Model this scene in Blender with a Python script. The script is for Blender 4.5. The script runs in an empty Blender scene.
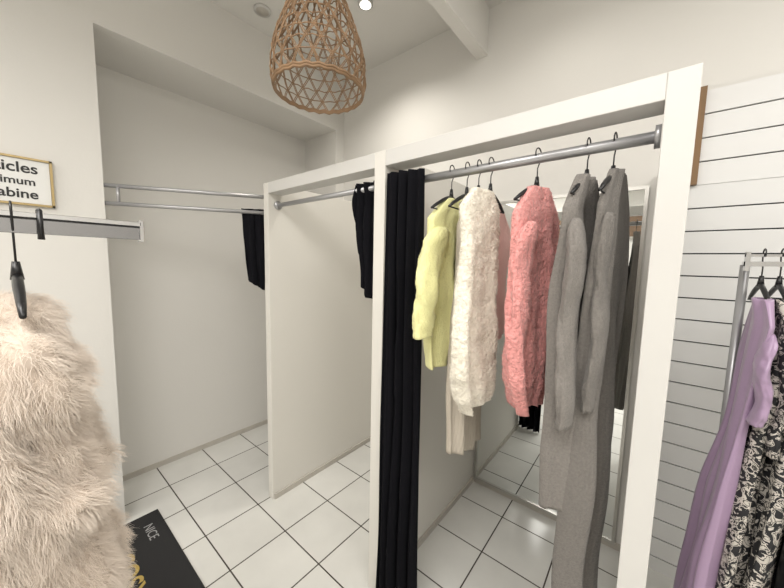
import bpy, math, random
import numpy as np
from mathutils import Vector, Matrix, noise
random.seed(4); np.random.seed(4)
scene=bpy.context.scene
try:
    scene.view_settings.view_transform='Standard'; scene.view_settings.look='None'
except Exception: pass

# ------------------------------------------------------------ materials
def mat(name,col,rough=0.6,metal=0.0,bump=0.0,bscale=60,var=0.0,vscale=4,sheen=0,spec=0.5,detail=4,stretch=None,rib=0):
    m=bpy.data.materials.new(name); m.use_nodes=True
    nt=m.node_tree; b=nt.nodes['Principled BSDF']
    b.inputs['Base Color'].default_value=(*col,1); b.inputs['Roughness'].default_value=rough
    b.inputs['Metallic'].default_value=metal
    b.inputs['Specular IOR Level'].default_value=spec
    if sheen: b.inputs['Sheen Weight'].default_value=sheen
    tc=nt.nodes.new('ShaderNodeTexCoord'); vec=tc.outputs['Object']
    if stretch:
        mp=nt.nodes.new('ShaderNodeMapping'); mp.inputs['Scale'].default_value=stretch
        nt.links.new(vec,mp.inputs['Vector']); vec=mp.outputs['Vector']
    if var:
        n=nt.nodes.new('ShaderNodeTexNoise'); n.inputs['Scale'].default_value=vscale; n.inputs['Detail'].default_value=5
        nt.links.new(vec,n.inputs['Vector'])
        mx=nt.nodes.new('ShaderNodeMix'); mx.data_type='RGBA'
        mx.inputs['A'].default_value=(*[c*(1-var) for c in col],1); mx.inputs['B'].default_value=(*[min(1,c*(1+var)) for c in col],1)
        nt.links.new(n.outputs['Fac'],mx.inputs['Factor']); nt.links.new(mx.outputs['Result'],b.inputs['Base Color'])
    if bump:
        n=nt.nodes.new('ShaderNodeTexNoise'); n.inputs['Scale'].default_value=bscale; n.inputs['Detail'].default_value=detail
        nt.links.new(vec,n.inputs['Vector'])
        bp=nt.nodes.new('ShaderNodeBump'); bp.inputs['Strength'].default_value=bump; bp.inputs['Distance'].default_value=0.01
        nt.links.new(n.outputs['Fac'],bp.inputs['Height']); nt.links.new(bp.outputs['Normal'],b.inputs['Normal'])
        if rib:
            wv=nt.nodes.new('ShaderNodeTexWave'); wv.bands_direction='Y'; wv.inputs['Scale'].default_value=rib; wv.inputs['Distortion'].default_value=0.6
            nt.links.new(vec,wv.inputs['Vector'])
            b2=nt.nodes.new('ShaderNodeBump'); b2.inputs['Strength'].default_value=0.25; b2.inputs['Distance'].default_value=0.003
            nt.links.new(wv.outputs['Fac'],b2.inputs['Height']); nt.links.new(bp.outputs['Normal'],b2.inputs['Normal']); nt.links.new(b2.outputs['Normal'],b.inputs['Normal'])
    return m
M={}
M['wall']=mat('wall_paint',(0.715,0.70,0.665),0.75,bump=0.05,bscale=80,var=0.02,vscale=1.5)
M['part']=mat('partition_paint',(0.70,0.68,0.63),0.5,bump=0.04,bscale=60,var=0.02,vscale=2)
M['frame']=mat('frame_paint',(0.61,0.60,0.575),0.45,var=0.04,vscale=6)
M['ceil']=mat('ceiling_paint',(0.70,0.685,0.65),0.85,var=0.01)
M['base']=mat('skirting',(0.5,0.47,0.42),0.5,var=0.1,vscale=20)
M['slat']=mat('slat_white',(0.72,0.72,0.71),0.4)
M['groove']=mat('slat_groove',(0.03,0.03,0.03),0.7)
M['wood']=mat('raw_board',(0.20,0.115,0.05),0.6,var=0.3,vscale=30,stretch=(1,1,0.1))
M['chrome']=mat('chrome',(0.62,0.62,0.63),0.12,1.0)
M['chrome_reflect']=mat('chrome_dark_reflection',(0.33,0.33,0.34),0.2,1.0)  # darker copy of chrome, a dark reflection put into the colour
M['rail']=mat('rail_steel',(0.42,0.42,0.43),0.35,0.6)
M['black']=mat('black_plastic',(0.008,0.008,0.009),0.35)
M['curtain']=mat('black_curtain',(0.006,0.006,0.008),0.95,bump=0.2,bscale=300,spec=0.1)
M['mirror']=mat('mirror_glass',(0.86,0.88,0.87),0.01,1.0)
M['alu']=mat('mirror_frame',(0.5,0.49,0.46),0.3,0.9)
M['rattan']=mat('rattan',(0.24,0.145,0.075),0.6,var=0.4,vscale=25,bump=0.2,bscale=150)
M['yellow']=mat('yellow_mohair',(0.78,0.76,0.38),0.95,bump=0.4,bscale=140,sheen=0.2,var=0.05,vscale=60,rib=70)
M['cream']=mat('cream_teddy',(0.84,0.79,0.68),0.95,bump=1.0,bscale=70,sheen=0.3,var=0.10,vscale=50)
M['pink']=mat('pink_wool',(0.76,0.33,0.31),0.95,bump=1.0,bscale=80,sheen=0.3,var=0.22,vscale=60,rib=45)
M['palepink']=mat('pale_pink_knit',(0.74,0.46,0.42),0.9,bump=0.4,bscale=120)
M['taupe']=mat('taupe_knit',(0.47,0.42,0.35),0.9,bump=0.3,bscale=200,stretch=(1,1,0.2),rib=50)
M['grey']=mat('grey_knit',(0.20,0.184,0.168),0.95,bump=0.4,bscale=260,var=0.3,vscale=150,sheen=0.12,rib=60)
M['grey2']=mat('grey_knit_dark',(0.17,0.157,0.143),0.95,bump=0.4,bscale=260,var=0.3,vscale=150,sheen=0.12,rib=60)
M['lilac']=mat('lilac_satin',(0.36,0.25,0.38),0.33,bump=0.2,bscale=25,spec=0.6,sheen=0.15)
M['fur']=mat('faux_fur',(0.80,0.71,0.62),0.85,var=0.08,vscale=10,sheen=0.2)
M['furbase']=mat('fur_backing',(0.60,0.51,0.43),0.95)
M['rubber']=mat('mat_rubber',(0.012,0.012,0.013),0.8,bump=0.3,bscale=300)
M['gold']=mat('gold',(0.42,0.32,0.16),0.45,0.7)
M['goldtxt']=mat('gold_print',(0.42,0.30,0.08),0.6)
M['whitetxt']=mat('grey_print',(0.35,0.35,0.35),0.6)
M['sign']=mat('sign_paper',(0.74,0.74,0.72),0.5)
M['ink']=mat('sign_ink',(0.02,0.02,0.02),0.6)
M['fascia']=mat('wood_fascia',(0.16,0.10,0.06),0.6,var=0.3,vscale=10,stretch=(0.1,1,1))
def pattern():
    m=mat('patterned_fabric',(0.5,0.5,0.5),0.7); nt=m.node_tree; b=nt.nodes['Principled BSDF']
    tc=nt.nodes.new('ShaderNodeTexCoord'); n=nt.nodes.new('ShaderNodeTexNoise'); n.inputs['Scale'].default_value=30; n.inputs['Detail'].default_value=2.5; n.inputs['Distortion'].default_value=2.0
    r=nt.nodes.new('ShaderNodeValToRGB'); r.color_ramp.interpolation='CONSTANT'
    e=r.color_ramp.elements; e[0].color=(0.012,0.012,0.014,1); e[1].position=0.5; e[1].color=(0.55,0.51,0.46,1)
    x=r.color_ramp.elements.new(0.56); x.color=(0.05,0.045,0.04,1); y=r.color_ramp.elements.new(0.61); y.color=(0.5,0.47,0.42,1)
    nt.links.new(tc.outputs['Object'],n.inputs['Vector']); nt.links.new(n.outputs['Fac'],r.inputs['Fac']); nt.links.new(r.outputs['Color'],b.inputs['Base Color'])
    return m
M['pattern']=pattern()
def tilemat():
    m=bpy.data.materials.new('floor_tiles'); m.use_nodes=True; nt=m.node_tree; b=nt.nodes['Principled BSDF']
    tc=nt.nodes.new('ShaderNodeTexCoord'); mp=nt.nodes.new('ShaderNodeMapping'); mp.inputs['Location'].default_value=(0.567,-1.79,0)
    br=nt.nodes.new('ShaderNodeTexBrick'); br.offset=0; br.squash=1
    for k,v in (('Scale',1),('Mortar Size',0.0035),('Mortar Smooth',0.1),('Brick Width',0.298),('Row Height',0.298),('Bias',0)): br.inputs[k].default_value=v
    br.inputs['Color1'].default_value=(0.75,0.745,0.71,1); br.inputs['Color2'].default_value=(0.71,0.705,0.67,1); br.inputs['Mortar'].default_value=(0.06,0.05,0.04,1)
    nt.links.new(tc.outputs['Object'],mp.inputs['Vector']); nt.links.new(mp.outputs['Vector'],br.inputs['Vector'])
    nz=nt.nodes.new('ShaderNodeTexNoise'); nz.inputs['Scale'].default_value=5; nz.inputs['Detail'].default_value=6; nt.links.new(tc.outputs['Object'],nz.inputs['Vector'])
    mx=nt.nodes.new('ShaderNodeMix'); mx.data_type='RGBA'; mx.blend_type='MULTIPLY'; mx.inputs['Factor'].default_value=0.18
    nt.links.new(br.outputs['Color'],mx.inputs['A']); nt.links.new(nz.outputs['Fac'],mx.inputs['B']); nt.links.new(mx.outputs['Result'],b.inputs['Base Color'])
    mr=nt.nodes.new('ShaderNodeMapRange'); mr.inputs['To Min'].default_value=0.16; mr.inputs['To Max'].default_value=0.8
    nt.links.new(br.outputs['Fac'],mr.inputs['Value']); nt.links.new(mr.outputs['Result'],b.inputs['Roughness'])
    bp=nt.nodes.new('ShaderNodeBump'); bp.invert=True; bp.inputs['Strength'].default_value=0.5; bp.inputs['Distance'].default_value=0.003
    nt.links.new(br.outputs['Fac'],bp.inputs['Height']); nt.links.new(bp.outputs['Normal'],b.inputs['Normal'])
    return m
M['tile']=tilemat()
def emis(name,col,s):
    m=bpy.data.materials.new(name); m.use_nodes=True; b=m.node_tree.nodes['Principled BSDF']
    b.inputs['Emission Color'].default_value=(*col,1); b.inputs['Emission Strength'].default_value=s; return m
M['lamp']=emis('lamp_glow',(1,0.95,0.85),4)

# ------------------------------------------------------------ mesh builder
class MB:
    def __init__(s): s.v=[];s.f=[];s.m=[];s.mats=[];s.sm=[]
    def mi(s,k):
        if k not in s.mats: s.mats.append(k)
        return s.mats.index(k)
    def add(s,vs,fs,k,smooth=False):
        o=len(s.v); i=s.mi(k); s.v+= [tuple(v) for v in vs]
        for f in fs: s.f.append(tuple(a+o for a in f)); s.m.append(i); s.sm.append(smooth)
    def box(s,x0,x1,y0,y1,z0,z1,k):
        vs=[(x,y,z) for x in(x0,x1) for y in(y0,y1) for z in(z0,z1)]
        s.add(vs,[(0,1,3,2),(4,6,7,5),(0,4,5,1),(2,3,7,6),(0,2,6,4),(1,5,7,3)],k)
    def tube(s,pts,r,k,n=8,closed=False):
        pts=[Vector(p) for p in pts]; N=len(pts); vs=[];fs=[]
        rr=r if isinstance(r,(list,tuple)) else [r]*N
        prev=None
        for i,p in enumerate(pts):
            a=pts[(i-1)%N] if closed or i>0 else p; b=pts[(i+1)%N] if closed or i<N-1 else p
            t=(b-a).normalized()
            if prev is None:
                u=Vector((0,0,1)) if abs(t.z)<0.9 else Vector((1,0,0))
            else: u=prev
            u=(u-t*u.dot(t)).normalized(); prev=u; w=t.cross(u)
            for j in range(n):
                an=2*math.pi*j/n; vs.append(p+(u*math.cos(an)+w*math.sin(an))*rr[i])
        M_=N if closed else N-1
        for i in range(M_):
            for j in range(n):
                a=i*n+j;b=i*n+(j+1)%n;c=((i+1)%N)*n+(j+1)%n;d=((i+1)%N)*n+j
                fs.append((a,b,c,d))
        if not closed: fs.append(tuple(range(n))[::-1]); fs.append(tuple((N-1)*n+j for j in range(n)))
        s.add(vs,fs,k,True)
    def obj(s,name,parent=None,bevel=0):
        me=bpy.data.meshes.new(name); me.from_pydata(s.v,[],s.f)
        for k in s.mats: me.materials.append(M[k])
        me.polygons.foreach_set('material_index',s.m); me.polygons.foreach_set('use_smooth',s.sm)
        me.update(); ob=bpy.data.objects.new(name,me); scene.collection.objects.link(ob)
        if parent: ob.parent=parent
        if bevel:
            md=ob.modifiers.new('bev','BEVEL'); md.width=bevel; md.segments=2; md.limit_method='ANGLE'
        return ob
def boxobj(name,*a,k='wall',bevel=0):
    b=MB(); b.box(*a,k); return b.obj(name,bevel=bevel)

# ------------------------------------------------------------ room shell
XL,XA,YB,YF,ZC=-2.20,-2.64,1.98,0.976,3.07
boxobj('floor',-3.0,2.6,-3.2,2.2,-0.1,0,k='tile')
boxobj('ceiling',-3.0,2.6,-3.2,2.2,ZC,ZC+0.1,k='ceil')
boxobj('wall_back',-3.0,2.6,YB,YB+0.15,0,ZC)
b=MB()
b.box(XA-0.15,XL,-3.2,0.343,0,ZC,'wall'); b.box(XA,XL,0.343,1.885,2.64,ZC,'wall')
b.box(XA-0.15,XA,0.343,YB,0,ZC,'wall'); b.box(XA,XL,1.885,YB,0,ZC,'wall')
b.obj('wall_left')
boxobj('wall_right',2.5,2.65,-3.2,2.0,0,ZC)
boxobj('wall_front',-3.0,2.6,-3.3,-3.15,0,ZC)
boxobj('ceiling_beam',-0.955,-0.885,-3.15,YB,2.80,ZC,k='wall')
b=MB(); b.box(-2.2,2.5,-3.15,-3.09,2.05,2.45,'fascia'); b.box(-2.2,2.5,-3.15,-3.07,2.03,2.06,'alu'); b.obj('trim_fascia')

# changing cubicles
PH=1.945
boxobj('wall_cubicle_left',-1.775,-1.725,YF,YB,0,PH,k='part',bevel=0.002)
boxobj('wall_cubicle_middle',-0.900,-0.842,YF,YB,0,PH,k='part',bevel=0.002)
boxobj('wall_cubicle_right',-0.002,0.056,YF,YB,0,PH,k='frame',bevel=0.002)
boxobj('trim_header_left',-1.725,-0.900,YF,YF+0.09,1.885,PH,k='frame',bevel=0.002)
boxobj('trim_header_right',-0.842,-0.002,YF,YF+0.09,1.885,PH,k='frame',bevel=0.002)
b=MB(); b.box(-1.725,-1.715,YF+0.01,YB,0,0.035,'base'); b.obj('baseboard_cubicle_left')
b=MB(); b.box(-0.842,-0.832,YF+0.01,YB,0,0.035,'base'); b.obj('baseboard_cubicle_middle')
b=MB(); b.box(XA,XA+0.01,0.343,1.885,0,0.035,'base'); b.obj('baseboard_left')
b=MB(); b.box(-1.715,-0.900,YB-0.01,YB,0,0.035,'base'); b.box(-0.832,-0.002,YB-0.01,YB,0,0.035,'base'); b.box(XA+0.01,-1.775,YB-0.01,YB,0,0.035,'base'); b.obj('baseboard_back')
# mirror
b=MB(); b.box(-0.815,-0.045,YB-0.012,YB-0.004,0.045,1.88,'mirror')
for a in [(-0.83,-0.815,0.03,1.895),(-0.045,-0.03,0.03,1.895)]: b.box(a[0],a[1],YB-0.02,YB-0.001,a[2],a[3],'alu')
b.box(-0.815,-0.045,YB-0.02,YB-0.001,0.03,0.045,'alu'); b.box(-0.815,-0.045,YB-0.02,YB-0.001,1.88,1.895,'alu')
b.obj('wall_mirror')
# slatwall
b=MB(); b.box(0.058,1.6,YB-0.010,YB-0.001,0.0,1.872,'groove')
for i in range(19):
    z0=0.0 if i==0 else i*0.1-0.03+0.005
    z1=(i+1)*0.1-0.03-0.001 if i<18 else 1.872
    b.box(0.058,1.6,YB-0.022,YB-0.010,z0,z1,'slat')
b.box(0.132,1.6,YB-0.012,YB-0.001,1.873,2.27,'groove')
for i in range(4):
    z0=1.873 if i==0 else 1.87+i*0.1+0.005
    z1=1.87+(i+1)*0.1-0.001
    b.box(0.132,1.6,YB-0.024,YB-0.012,z0,z1,'slat')
b.box(0.106,0.132,YB-0.05,YB-0.001,1.873,2.28,'wood')
b.obj('slatwall_panel')

# rails
def rail(name,p,q,r=0.0125,k='rail',flange=True):
    b=MB(); p=Vector(p);q=Vector(q); b.tube([p,q],r,k,16)
    d=(q-p).normalized()
    if flange:
        b.tube([p,p+d*0.012],r*1.9,k,16); b.tube([q-d*0.012,q],r*1.9,k,16)
    return b.obj(name)
RY,RZ=1.035,1.824
rail('curtain_rail',(-0.841,RY,RZ),(-0.003,RY,RZ),0.0145)
rail('curtain_rail',(-1.724,RY,RZ),(-0.901,RY,RZ),0.0125)
b=MB()
for z in (1.78,1.871): b.tube([(-2.215,0.344,z),(-1.776,1.0,z)],0.011,'rail',14)
b.tube([(-2.18,0.395,1.78),(-2.18,0.395,1.871)],0.008,'rail',10)
b.obj('double_curtain_rail')

# ------------------------------------------------------------ curtains
def curtain(name,path,ztop,zbot,amp,waves,thick=0.004,seed=0,k='curtain',shape=None):
    path=[Vector((p[0],p[1])) for p in path]; N=waves*18; rows=40; rng=random.Random(seed)
    L=[0]
    for a,c in zip(path,path[1:]): L.append(L[-1]+(c-a).length)
    ph=[rng.uniform(0.5,1.4) for _ in range(waves+2)]
    vs=[];fs=[]
    for r in range(rows+1):
        t=r/rows
        for i in range(N+1):
            s=i/N*L[-1]; j=0
            while j<len(path)-2 and s>L[j+1]: j+=1
            f=(s-L[j])/(L[j+1]-L[j]); p=path[j].lerp(path[j+1],f); d=(path[j+1]-path[j]).normalized(); n=Vector((-d.y,d.x))
            w=i/N*waves+0.25*noise.noise(Vector((i/N*3,t*1.6,seed))); a=amp*ph[int(i/N*waves)]*(0.7+0.4*t)
            o=math.sin(w*2*math.pi)*a+0.02*noise.noise(Vector((w*0.8,t*3,seed)))
            sh=math.sin(w*4*math.pi+1)*a*0.3
            q=p+n*o+d*sh; zb=zbot; sc=1.0; off=Vector((0,0))
            if shape: sc,off,zb=shape(t,i/N)
            c=(path[0]+path[-1])/2
            q=c+(q-c)*sc+Vector(off)
            vs.append((q.x,q.y,ztop+(zb-ztop)*t))
    for r in range(rows):
        for i in range(N):
            a=r*(N+1)+i; fs.append((a,a+1,a+N+2,a+N+1))
    b=MB(); b.add(vs,fs,k,True); ob=b.obj(name)
    md=ob.modifiers.new('sol','SOLIDIFY'); md.thickness=thick
    return ob
curtain('black_curtain',[(-0.840,0.965),(-0.660,1.0)],1.85,0.012,0.020,4,seed=1,shape=lambda t,u:(0.85+0.2*t if t<.5 else 0.95+.1*(t-.5)*2,(0.0,0),0.012))
curtain('black_curtain',[(-1.07,1.03),(-0.93,1.03)],1.85,1.36,0.018,3,seed=2,shape=lambda t,u:(1-0.3*t*t,(0.02*t,0),1.46-0.12*math.sin(min(1,u*1.1)*math.pi*0.6)))
curtain('black_curtain',[(-1.865,0.885),(-1.80,0.985)],1.80,1.31,0.014,2,seed=3,shape=lambda t,u:(1-0.25*t*t,(0.01*t,0.01*t),1.38-0.06*u))

# ------------------------------------------------------------ garments
def hanger(x,y,zr,rot,w=0.2,k='black',drop=0.055,stem=0.0):
    b=MB(); ax=Vector((math.cos(rot),math.sin(rot),0)); c=Vector((x,y,zr))
    pts=[]
    for i in range(11):
        a=math.pi*(1.15-1.25*i/10)
        pts.append(c+ax*(math.cos(a)*0.017)+Vector((0,0,math.sin(a)*0.017)))
    zs=zr-0.095-stem
    pts.append(c+ax*0.011+Vector((0,0,-0.022))); pts.append(c+Vector((0,0,-0.042))); pts.append(Vector((x,y,zs)))
    b.tube(pts,0.0019,'black',6)
    b.tube([Vector((x,y,zs+0.028)),Vector((x,y,zs-0.005))],[0.005,0.009],k,8)
    arm=[Vector((x,y,zs))+ax*(s*w)+Vector((0,0,-drop*abs(s)**1.3)) for s in (-1,-.75,-.5,-.25,0,.25,.5,.75,1)]
    b.tube(arm,[.004,.006,.007,.007,.007,.007,.007,.006,.004],k,8)
    b.tube([arm[0],arm[-1]],0.0025,k,6)
    return b.obj('clothes_hanger')

def garment(name,k,cx,cy,ztop,zbot,rot,prof,sleeves=None,seed=0,fold=0.02,nf=3,nr=72,rows=70,lump=0.0,neck=0.05,slope=0.08,lean=(0,0),hemtilt=0.0,flat=0.5):
    """prof: list (t, halfwidth, halfdepth[, sideways shift]). Draped body with neck opening, sloping shoulders and open hem."""
    ax=Vector((math.cos(rot),math.sin(rot),0)); dx=Vector((-math.sin(rot),math.cos(rot),0)); c=Vector((cx,cy,0))
    H=ztop-zbot; rng=random.Random(seed); phs=[rng.uniform(0,6.28) for _ in range(4)]
    ts=[p[0] for p in prof]; prof=[tuple(p)+(0,)*(4-len(p)) for p in prof]
    def P(t,j): return float(np.interp(t,ts,[p[j] for p in prof]))
    W0=P(0,1); D0=P(0,2); vs=[];fs=[]
    rings=[]
    for i in range(9):
        f=i/8; w=neck+(W0-neck)*f; d=0.018+(D0-0.018)*math.sin(f*math.pi/2)
        rings.append((ztop-slope*f**1.15,w,d,0.0,P(0,3)*f))
    for r in range(1,rows+1):
        t=r/rows; rings.append((ztop-slope-(H-slope)*t,P(t,1),P(t,2),t,P(t,3)))
    for z,w,d,t,sft in rings:
        for j in range(nr):
            a=2*math.pi*j/nr; ca,sa=math.cos(a),math.sin(a)
            u=math.copysign(abs(ca)**0.85,ca); v=math.copysign(abs(sa)**0.6,sa)
            A=fold*min(1,0.2+t*1.5)
            wv=nf*math.pi*u+phs[0]+t*1.2
            off=A*(math.sin(wv)+0.3*math.sin(2*wv+0.8)+0.5*math.sin(1.7*nf*math.pi*u+phs[1]-t*1.6)+0.35*v*math.sin(5*u+phs[2]+3*t))
            off+=0.012*noise.noise(Vector((u*1.5,t*4,seed*3.1+v*0.3)))
            wx=w*u+sft+0.010*t*math.sin(7*t+phs[3])+lean[0]*t
            p=c+ax*wx+dx*(d*v+off+lean[1]*t)+Vector((0,0,z))
            if lump:
                n=noise.noise(p*22+Vector((seed,0,0)))+0.5*noise.noise(p*48); rad=(ax*ca*0.6+dx*sa)
                p=p+rad*n*lump
            if t>0.85: p.z+=(t-0.85)/0.15*(0.010*math.sin(3*u+phs[1])+hemtilt*u)
            vs.append(p)
    R=len(rings)
    for r in range(R-1):
        for j in range(nr):
            a=r*nr+j;bb=r*nr+(j+1)%nr; fs.append((a,a+nr,bb+nr,bb))
    b=MB(); b.add(vs,fs,k,True)
    for s in (sleeves or []):
        side,L,r0,r1,out,fwd=s[:6]; dd=s[6] if len(s)>6 else 0.0; n=28; m=44; sv=[];sf=[]
        base=c+ax*(side*(W0-r0*0.75))+dx*dd+Vector((0,0,ztop-slope-r0*0.5))
        for i in range(m+1):
            t=i/m; rr=r0+(r1-r0)*t
            if t>0.93: rr*=0.92
            ctr=base+ax*(side*out*math.sin(min(1,t*1.3)*math.pi/2)+0.008*math.sin(t*6+seed))+dx*(fwd*t+0.006*math.sin(t*9+seed*2))+Vector((0,0,-L*t))
            for j in range(n):
                a=2*math.pi*j/n
                k2=1+0.30*noise.noise(Vector((math.cos(a)*1.8,math.sin(a)*1.8+seed,t*7)))+0.10*noise.noise(Vector((math.cos(a)*3,math.sin(a)*3+seed,t*26)))
                if lump: k2+=lump*6*noise.noise(Vector((math.cos(a)*3,math.sin(a)*3+seed,t*20)))
                cap=0.35+0.65*min(1,t*8)**0.5
                sv.append(ctr+ax*math.cos(a)*rr*k2*cap+dx*math.sin(a)*rr*flat*k2*cap)
        for i in range(m):
            for j in range(n):
                a=i*n+j;bb=i*n+(j+1)%n; sf.append((a,a+n,bb+n,bb))
        sf.append(tuple(range(n)))
        b.add(sv,sf,k,True)
    ob=b.obj(name)
    md=ob.modifiers.new('sol','SOLIDIFY'); md.thickness=0.004; md.offset=-1
    return ob

def fuzz(ob,name,k,count,length,rad,curl=0.4,down=0.3,clump=0,seg=4,seed=0,clumpf=0.6,swirl=0.35):
    me=ob.data; rng=np.random.default_rng(seed)
    nv=len(me.vertices); co=np.zeros(nv*3); me.vertices.foreach_get('co',co); co=co.reshape(-1,3)
    nn=np.zeros(nv*3); me.vertices.foreach_get('normal',nn); nn=nn.reshape(-1,3)
    me.calc_loop_triangles(); T=np.array([t.vertices[:] for t in me.loop_triangles])
    e1=co[T[:,1]]-co[T[:,0]]; e2=co[T[:,2]]-co[T[:,0]]; ar=np.linalg.norm(np.cross(e1,e2),axis=1); ar/=ar.sum()
    def sample(n):
        i=rng.choice(len(T),n,p=ar); a=rng.random(n);b_=rng.random(n); m=a+b_>1; a[m]=1-a[m]; b_[m]=1-b_[m]; w=1-a-b_
        p=co[T[i,0]]*w[:,None]+co[T[i,1]]*a[:,None]+co[T[i,2]]*b_[:,None]
        q=nn[T[i,0]]*w[:,None]+nn[T[i,1]]*a[:,None]+nn[T[i,2]]*b_[:,None]
        q/=np.linalg.norm(q,axis=1)[:,None]+1e-9
        return p,q
    p,n=sample(count)
    ln=length*(0.5+0.7*rng.random(count))
    d=n+rng.normal(0,1,(count,3))*curl; d[:,2]-=down
    sw=np.stack([np.sin(p[:,1]*31+p[:,2]*17),np.sin(p[:,0]*27+p[:,2]*23),np.sin(p[:,0]*19+p[:,1]*29)],1); d+=sw*swirl
    d/=np.linalg.norm(d,axis=1)[:,None]
    S=seg+1; pts=np.zeros((count,S,3))
    side=np.cross(d,rng.normal(0,1,(count,3))); side/=np.linalg.norm(side,axis=1)[:,None]+1e-9
    for s in range(S):
        t=s/seg
        pts[:,s]=p+d*(ln*t)[:,None]+side*(ln*curl*0.4*np.sin(t*2.2))[:,None]
        pts[:,s,2]-=ln*down*t*t*0.9
    if clump:
        from mathutils.kdtree import KDTree
        cp,cn=sample(clump); kd=KDTree(clump)
        for i in range(clump): kd.insert(cp[i],i)
        kd.balance()
        idx=np.array([kd.find(q)[1] for q in p])
        cd=cn+rng.normal(0,1,(clump,3))*0.45; cd[:,2]-=down; cd/=np.linalg.norm(cd,axis=1)[:,None]
        tip=cp+cd*length*1.0; tip[:,2]-=length*down*0.9
        for s in range(S):
            t=s/seg; f=clumpf*t**1.3
            tgt=cp[idx]*(1-t)+tip[idx]*t
            pts[:,s]=pts[:,s]*(1-f)+tgt*f
    cu=bpy.data.hair_curves.new(name); cu.add_curves([S]*count)
    cu.points.foreach_set('position',pts.reshape(-1).astype(np.float32))
    at=cu.attributes.get('radius') or cu.attributes.new('radius','FLOAT','POINT')
    rv=np.tile(np.linspace(1,0.25,S)*rad,count).astype(np.float32); at.data.foreach_set('value',rv)
    cu.materials.append(M[k])
    o=bpy.data.objects.new(name,cu); scene.collection.objects.link(o); o.parent=ob
    return o

H=math.pi/2
g=garment('yellow_sweater','yellow',-0.570,1.055,1.735,1.125,H-0.08,[(0,.15,.024),(.3,.15,.03),(.8,.14,.03),(1,.12,.026)],sleeves=[(-1,.37,.058,.046,.085,0.0,-.02),(1,.36,.055,.04,.0,0)],seed=3,fold=.009,lump=.002)
fuzz(g,'mohair_fuzz','yellow',9000,0.004,0.00025,0.8,0.2,seed=1,seg=3)
hanger(-0.575,RY,RZ+0.013,H,0.13)
garment('taupe_long_cardigan','taupe',-0.510,1.10,1.72,0.80,H-0.05,[(0,.11,.018),(.3,.11,.02),(.8,.12,.022),(1,.12,.025)],seed=5,fold=.012,nf=3)
hanger(-0.515,RY,RZ+0.013,H,0.12)
garment('pale_pink_jumper','palepink',-0.470,1.175,1.73,1.20,H,[(0,.18,.015),(.5,.18,.018),(1,.17,.018)],seed=6,fold=.006)
hanger(-0.472,RY,RZ+0.013,H,0.13)
g=garment('cream_fleece_vest','cream',-0.430,0.965,1.735,1.03,H-0.12,[(0,.115,.02),(.2,.105,.024),(.5,.12,.030),(.8,.135,.034,.01),(.92,.12,.032,.02),(1,.085,.026,.02)],seed=7,fold=.011,nf=1.6,lump=.008,slope=.06)
fuzz(g,'fleece_curls','cream',26000,0.0045,0.0006,1.2,0.1,clump=7000,seed=2,seg=4,clumpf=0.6)
hanger(-0.430,RY,RZ+0.013,H-0.12,0.10)
g=garment('pink_fluffy_jumper','pink',-0.277,1.035,1.735,1.05,H-0.22,[(0,.125,.02),(.2,.13,.026),(.55,.145,.028),(.85,.115,.028,.01),(1,.075,.024,.01)],sleeves=[(-1,.40,.048,.038,.015,0.01,-.025)],seed=9,fold=.013,nf=2,lump=.005,slope=.085,flat=.4)
fuzz(g,'wool_fuzz','pink',22000,0.0036,0.0005,1.0,0.1,clump=8000,seed=3,seg=4,clumpf=0.6)
hanger(-0.285,RY,RZ+0.013,H-0.2,0.12)
garment('grey_long_cardigan','grey',-0.155,1.04,1.75,0.80,H-0.12,[(0,.14,.018),(.3,.135,.026),(.8,.13,.03),(1,.10,.028)],sleeves=[(-1,.54,.052,.046,.03,-0.01,-.015)],seed=11,fold=.017,nf=2.6,slope=.10,flat=.38)
hanger(-0.155,RY,RZ+0.013,H-0.1,0.12)
garment('grey_long_cardigan','grey2',-0.090,1.07,1.76,0.47,H-0.15,[(0,.13,.018),(.3,.125,.022),(.7,.12,.03),(1,.10,.03)],sleeves=[(-1,.52,.042,.038,.0,0.0,-.012)],seed=12,fold=.015,nf=2.6,slope=.10,lean=(0,.02),flat=.38)
hanger(-0.095,RY,RZ+0.013,H-0.1,0.12)

# ------------------------------------------------------------ left rack with fur coat
b=MB(); b.box(-0.896,-0.882,-0.95,0.195,1.540,1.566,'chrome_reflect'); b.box(-0.900,-0.876,-0.95,0.195,1.569,1.578,'chrome'); b.box(-0.894,-0.884,-0.95,0.195,1.565,1.57,'black'); b.box(-0.900,-0.876,0.192,0.200,1.536,1.582,'chrome')  # dark lower box and black strip paint the bar's dark reflections
b.tube([(-0.8875,-0.90,1.545),(-0.8875,-0.90,0.03)],0.016,'chrome',14)
b.tube([(-1.2,-0.90,0.02),(-0.55,-0.90,0.02)],0.016,'chrome',12)
b.tube([(-0.8875,-1.2,0.02),(-0.8875,-0.5,0.02)],0.016,'chrome',12)
b.obj('clothes_rack',bevel=0.001)
b=MB()
def strap(y,l):
    b.tube([(-0.872,y,1.582),(-0.873,y,1.55),(-0.875,y,1.53-l)],[0.004,0.004,0.005],'black',8); b.tube([(-0.905,y,1.56),(-0.89,y,1.584),(-0.872,y,1.582)],0.004,'black',8)
strap(0.045,0.0); b.obj('hook_strap')
hanger(-0.8875,0.012,1.578,0.0,0.15,stem=0.022)
g=garment('faux_fur_coat','furbase',-0.905,-0.030,1.425,0.50,0,[(0,.20,.075),(.10,.225,.105),(.17,.20,.090),(.30,.245,.130),(.38,.225,.108),(.5,.25,.130),(1,.25,.13)],sleeves=[(1,.62,.095,.09,.035,.0),(-1,.62,.10,.08,.05,.02)],seed=15,fold=.012,lump=.035,neck=.06,slope=.06,flat=.5)
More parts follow.
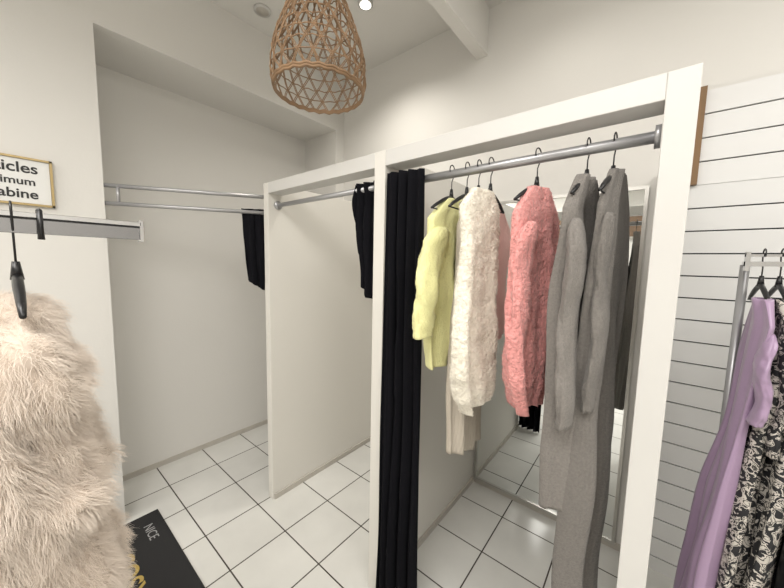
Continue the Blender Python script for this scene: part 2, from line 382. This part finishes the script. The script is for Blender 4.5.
fuzz(g,'fur_pile','fur',180000,0.032,0.00028,0.30,0.40,clump=8000,seed=5,seg=4,clumpf=0.42,swirl=0.55)

# ------------------------------------------------------------ right rack
b=MB(); b.box(0.235,1.2,1.49,1.51,1.515,1.53,'chrome'); b.box(0.235,1.2,1.49,1.51,1.545,1.553,'chrome')
b.box(0.235,0.245,1.488,1.512,1.50,1.56,'chrome'); 
b.tube([(0.245,1.55,1.52),(0.245,1.55,0.02)],0.012,'rail',12); b.tube([(1.19,1.55,1.52),(1.19,1.55,0.02)],0.012,'rail',12)
b.box(0.237,0.253,1.50,1.55,1.515,1.53,'chrome'); b.box(1.182,1.198,1.50,1.55,1.515,1.53,'chrome')
b.tube([(0.245,1.25,0.02),(0.245,1.75,0.02)],0.014,'chrome',12); b.tube([(1.19,1.25,0.02),(1.19,1.75,0.02)],0.014,'chrome',12)
b.obj('clothes_rack')
garment('lilac_satin_dress','lilac',0.268,1.42,1.42,0.25,H,[(0,.12,.013),(.15,.10,.015),(.3,.085,.016),(.5,.10,.020),(1,.14,.028)],sleeves=[(-1,.26,.036,.04,.02,0,.0)],seed=21,fold=.008,nf=4,lean=(0,.08),slope=.07,flat=.4)
hanger(0.275,1.5,1.553,H,0.12)
for i,(x,kk) in enumerate([(0.312,'pattern'),(0.365,'pattern'),(0.43,'black'),(0.51,'grey')]):
    garment('patterned_dress' if kk=='pattern' else 'hanging_dress',kk,x,1.45,1.42,0.22,H+0.04*(i%2),[(0,.13,.014),(.3,.12,.018),(.6,.14,.022),(1,.17,.026)],sleeves=[(-1,.35,.036,.036,.01,0)],seed=22+i,fold=.009,nf=4,lean=(0,.08),slope=.07,flat=.4)
    hanger(x,1.5,1.553,H,0.12)

# ------------------------------------------------------------ rattan pendant
LX,LY=-1.03,0.80
prof=[(2.145,.165),(2.185,.176),(2.25,.173),(2.32,.156),(2.40,.126),(2.47,.096),(2.53,.073),(2.58,.060),(2.61,.055)]
def pr(z): return float(np.interp(z,[p[0] for p in prof],[p[1] for p in prof]))
b=MB(); z0,z1=2.145,2.61; ns=20; rl=random.Random(2)
for sgn in (1,-1):
    for s in range(ns):
        jit=rl.uniform(-.05,.05); tw=1.55+rl.uniform(-.15,.15)
        for off in (0,0.035):
            pts=[]
            for i in range(34):
                t=i/33; z=z0+(z1-z0)*t; a=2*math.pi*s/ns+sgn*t*tw+off+jit; r=pr(z)+0.002*sgn*math.cos(t*40)
                pts.append((LX+r*math.cos(a),LY+r*math.sin(a),z))
            b.tube(pts,0.0019,'rattan',5)
for z in [2.145,2.153,2.195,2.235,2.275,2.315,2.355,2.395,2.435,2.475,2.515,2.55,2.585,2.61]:
    r=pr(z); rr=0.0055 if z<2.16 else 0.0023
    b.tube([(LX+r*math.cos(a*math.pi/24),LY+r*math.sin(a*math.pi/24),z+0.003*math.sin(a*3+z*40)) for a in range(48)],rr,'rattan',6,closed=True)
b.tube([(LX,LY,2.62),(LX,LY,ZC)],0.003,'black',6); b.tube([(LX,LY,2.52),(LX,LY,2.62)],0.018,'black',12)
b.tube([(LX,LY,ZC-0.02),(LX,LY,ZC)],0.045,'frame',20)
for a in range(3):
    q=a*math.pi*2/3; b.tube([(LX,LY,2.60),(LX+.055*math.cos(q),LY+.055*math.sin(q),2.60)],.003,'rattan',5)
b.obj('rattan_pendant_lamp')

# ------------------------------------------------------------ ceiling fixtures
def disc(name,x,y,r,k,ring='frame'):
    b=MB(); b.tube([(x,y,ZC-0.012),(x,y,ZC)],r,ring,32); b.tube([(x,y,ZC-0.014),(x,y,ZC-0.010)],r*0.75,k,32); return b.obj(name)
disc('added_fill_downlight',-1.46,1.48,0.045,'lamp')
disc('added_fill_downlight',-0.42,1.50,0.045,'lamp')  # added out of view to brighten the right cubicle
disc('ceiling_vent',-2.01,1.12,0.05,'base')

# ------------------------------------------------------------ sign
b=MB(); b.box(XL+0.001,XL+0.010,-0.26,0.155,1.735,1.925,'sign')
for a in [(-0.27,0.165,1.725,1.734),(-0.27,0.165,1.926,1.935),(-0.27,-0.261,1.725,1.935),(0.156,0.165,1.725,1.935)]:
    b.box(XL+0.001,XL+0.016,*a,'gold')
sg=b.obj('wall_sign')
def text(body,size,loc,rot,k,parent=None,ext=0.0008,bold=0.0,align='LEFT'):
    cu=bpy.data.curves.new('text','FONT'); cu.body=body; cu.size=size; cu.extrude=ext; cu.offset=bold; cu.align_x=align
    o=bpy.data.objects.new('lettering',cu); o.location=loc; o.rotation_euler=rot; scene.collection.objects.link(o); cu.materials.append(M[k])
    if parent: o.parent=parent
    return o
text('4 Articles',0.062,(XL+0.0105,0.120,1.868),(H,0,H),'ink',sg,bold=0.001,align='RIGHT')
text('Maximum',0.046,(XL+0.0105,0.110,1.815),(H,0,H),'ink',sg,bold=0.0008,align='RIGHT')
text('par cabine',0.056,(XL+0.0105,0.115,1.757),(H,0,H),'ink',sg,bold=0.001,align='RIGHT')

# mat
b=MB(); b.box(-2.17,-1.25,-0.15,0.487,0.0,0.008,'rubber'); mo=b.obj('door_mat',bevel=0.003)
text('NICE',0.06,(-2.07,0.395,0.0088),(0,0,0),'whitetxt',mo,ext=0.0003)
text('COSY',0.12,(-1.94,0.235,0.0088),(0,0,0),'goldtxt',mo,ext=0.0003,bold=0.002)

# ------------------------------------------------------------ lights
def area(name,loc,rot,sx,sy,e,col=(1,0.97,0.93)):
    l=bpy.data.lights.new(name,'AREA'); l.shape='RECTANGLE'; l.size=sx; l.size_y=sy; l.energy=e; l.color=col
    o=bpy.data.objects.new(name,l); o.location=loc; o.rotation_euler=rot; scene.collection.objects.link(o)
area('unseen_fill_area',(-0.2,-0.9,3.04),(0,0,0),1.2,1.2,64)  # these four area lights are unseen fill, added to light the room
area('unseen_fill_area',(1.5,-0.3,3.04),(0,0,0),1.0,1.2,40)
area('unseen_fill_area',(-1.5,-1.9,3.04),(0,0,0),1.0,1.0,42)
area('unseen_fill_area',(1.0,1.0,3.04),(0,0,0),0.6,0.6,11)
def spot(x,y,e):
    l=bpy.data.lights.new('downlight_or_fill_spot','SPOT'); l.energy=e; l.spot_size=2.4; l.spot_blend=0.9; l.shadow_soft_size=0.06; l.color=(1,0.95,0.87)
    o=bpy.data.objects.new('downlight_or_fill_spot',l); o.location=(x,y,ZC-0.03); scene.collection.objects.link(o)
spot(-1.46,1.48,46); spot(-0.42,1.50,12)  # second spot is added fill for the right cubicle and its mirror image
w=bpy.data.worlds.new('world'); scene.world=w; w.use_nodes=True
w.node_tree.nodes['Background'].inputs['Color'].default_value=(0.8,0.85,0.9,1); w.node_tree.nodes['Background'].inputs['Strength'].default_value=0.5

# ------------------------------------------------------------ camera
cam=bpy.data.cameras.new('camera'); cam.sensor_width=36; cam.lens=36*314.2/784; cam.clip_start=0.02
co=bpy.data.objects.new('camera',cam); scene.collection.objects.link(co)
yw,pt,ro=math.radians(39.12),math.radians(5.57),math.radians(1.23)
fw=Vector((-math.sin(yw)*math.cos(pt),math.cos(yw)*math.cos(pt),-math.sin(pt))); r0=Vector((math.cos(yw),math.sin(yw),0)); u0=r0.cross(fw)
r=r0*math.cos(ro)+u0*math.sin(ro); u=-r0*math.sin(ro)+u0*math.cos(ro)
m=Matrix((r,u,-fw)).transposed().to_4x4(); m.translation=Vector((0,0,1.5)); co.matrix_world=m
scene.camera=co
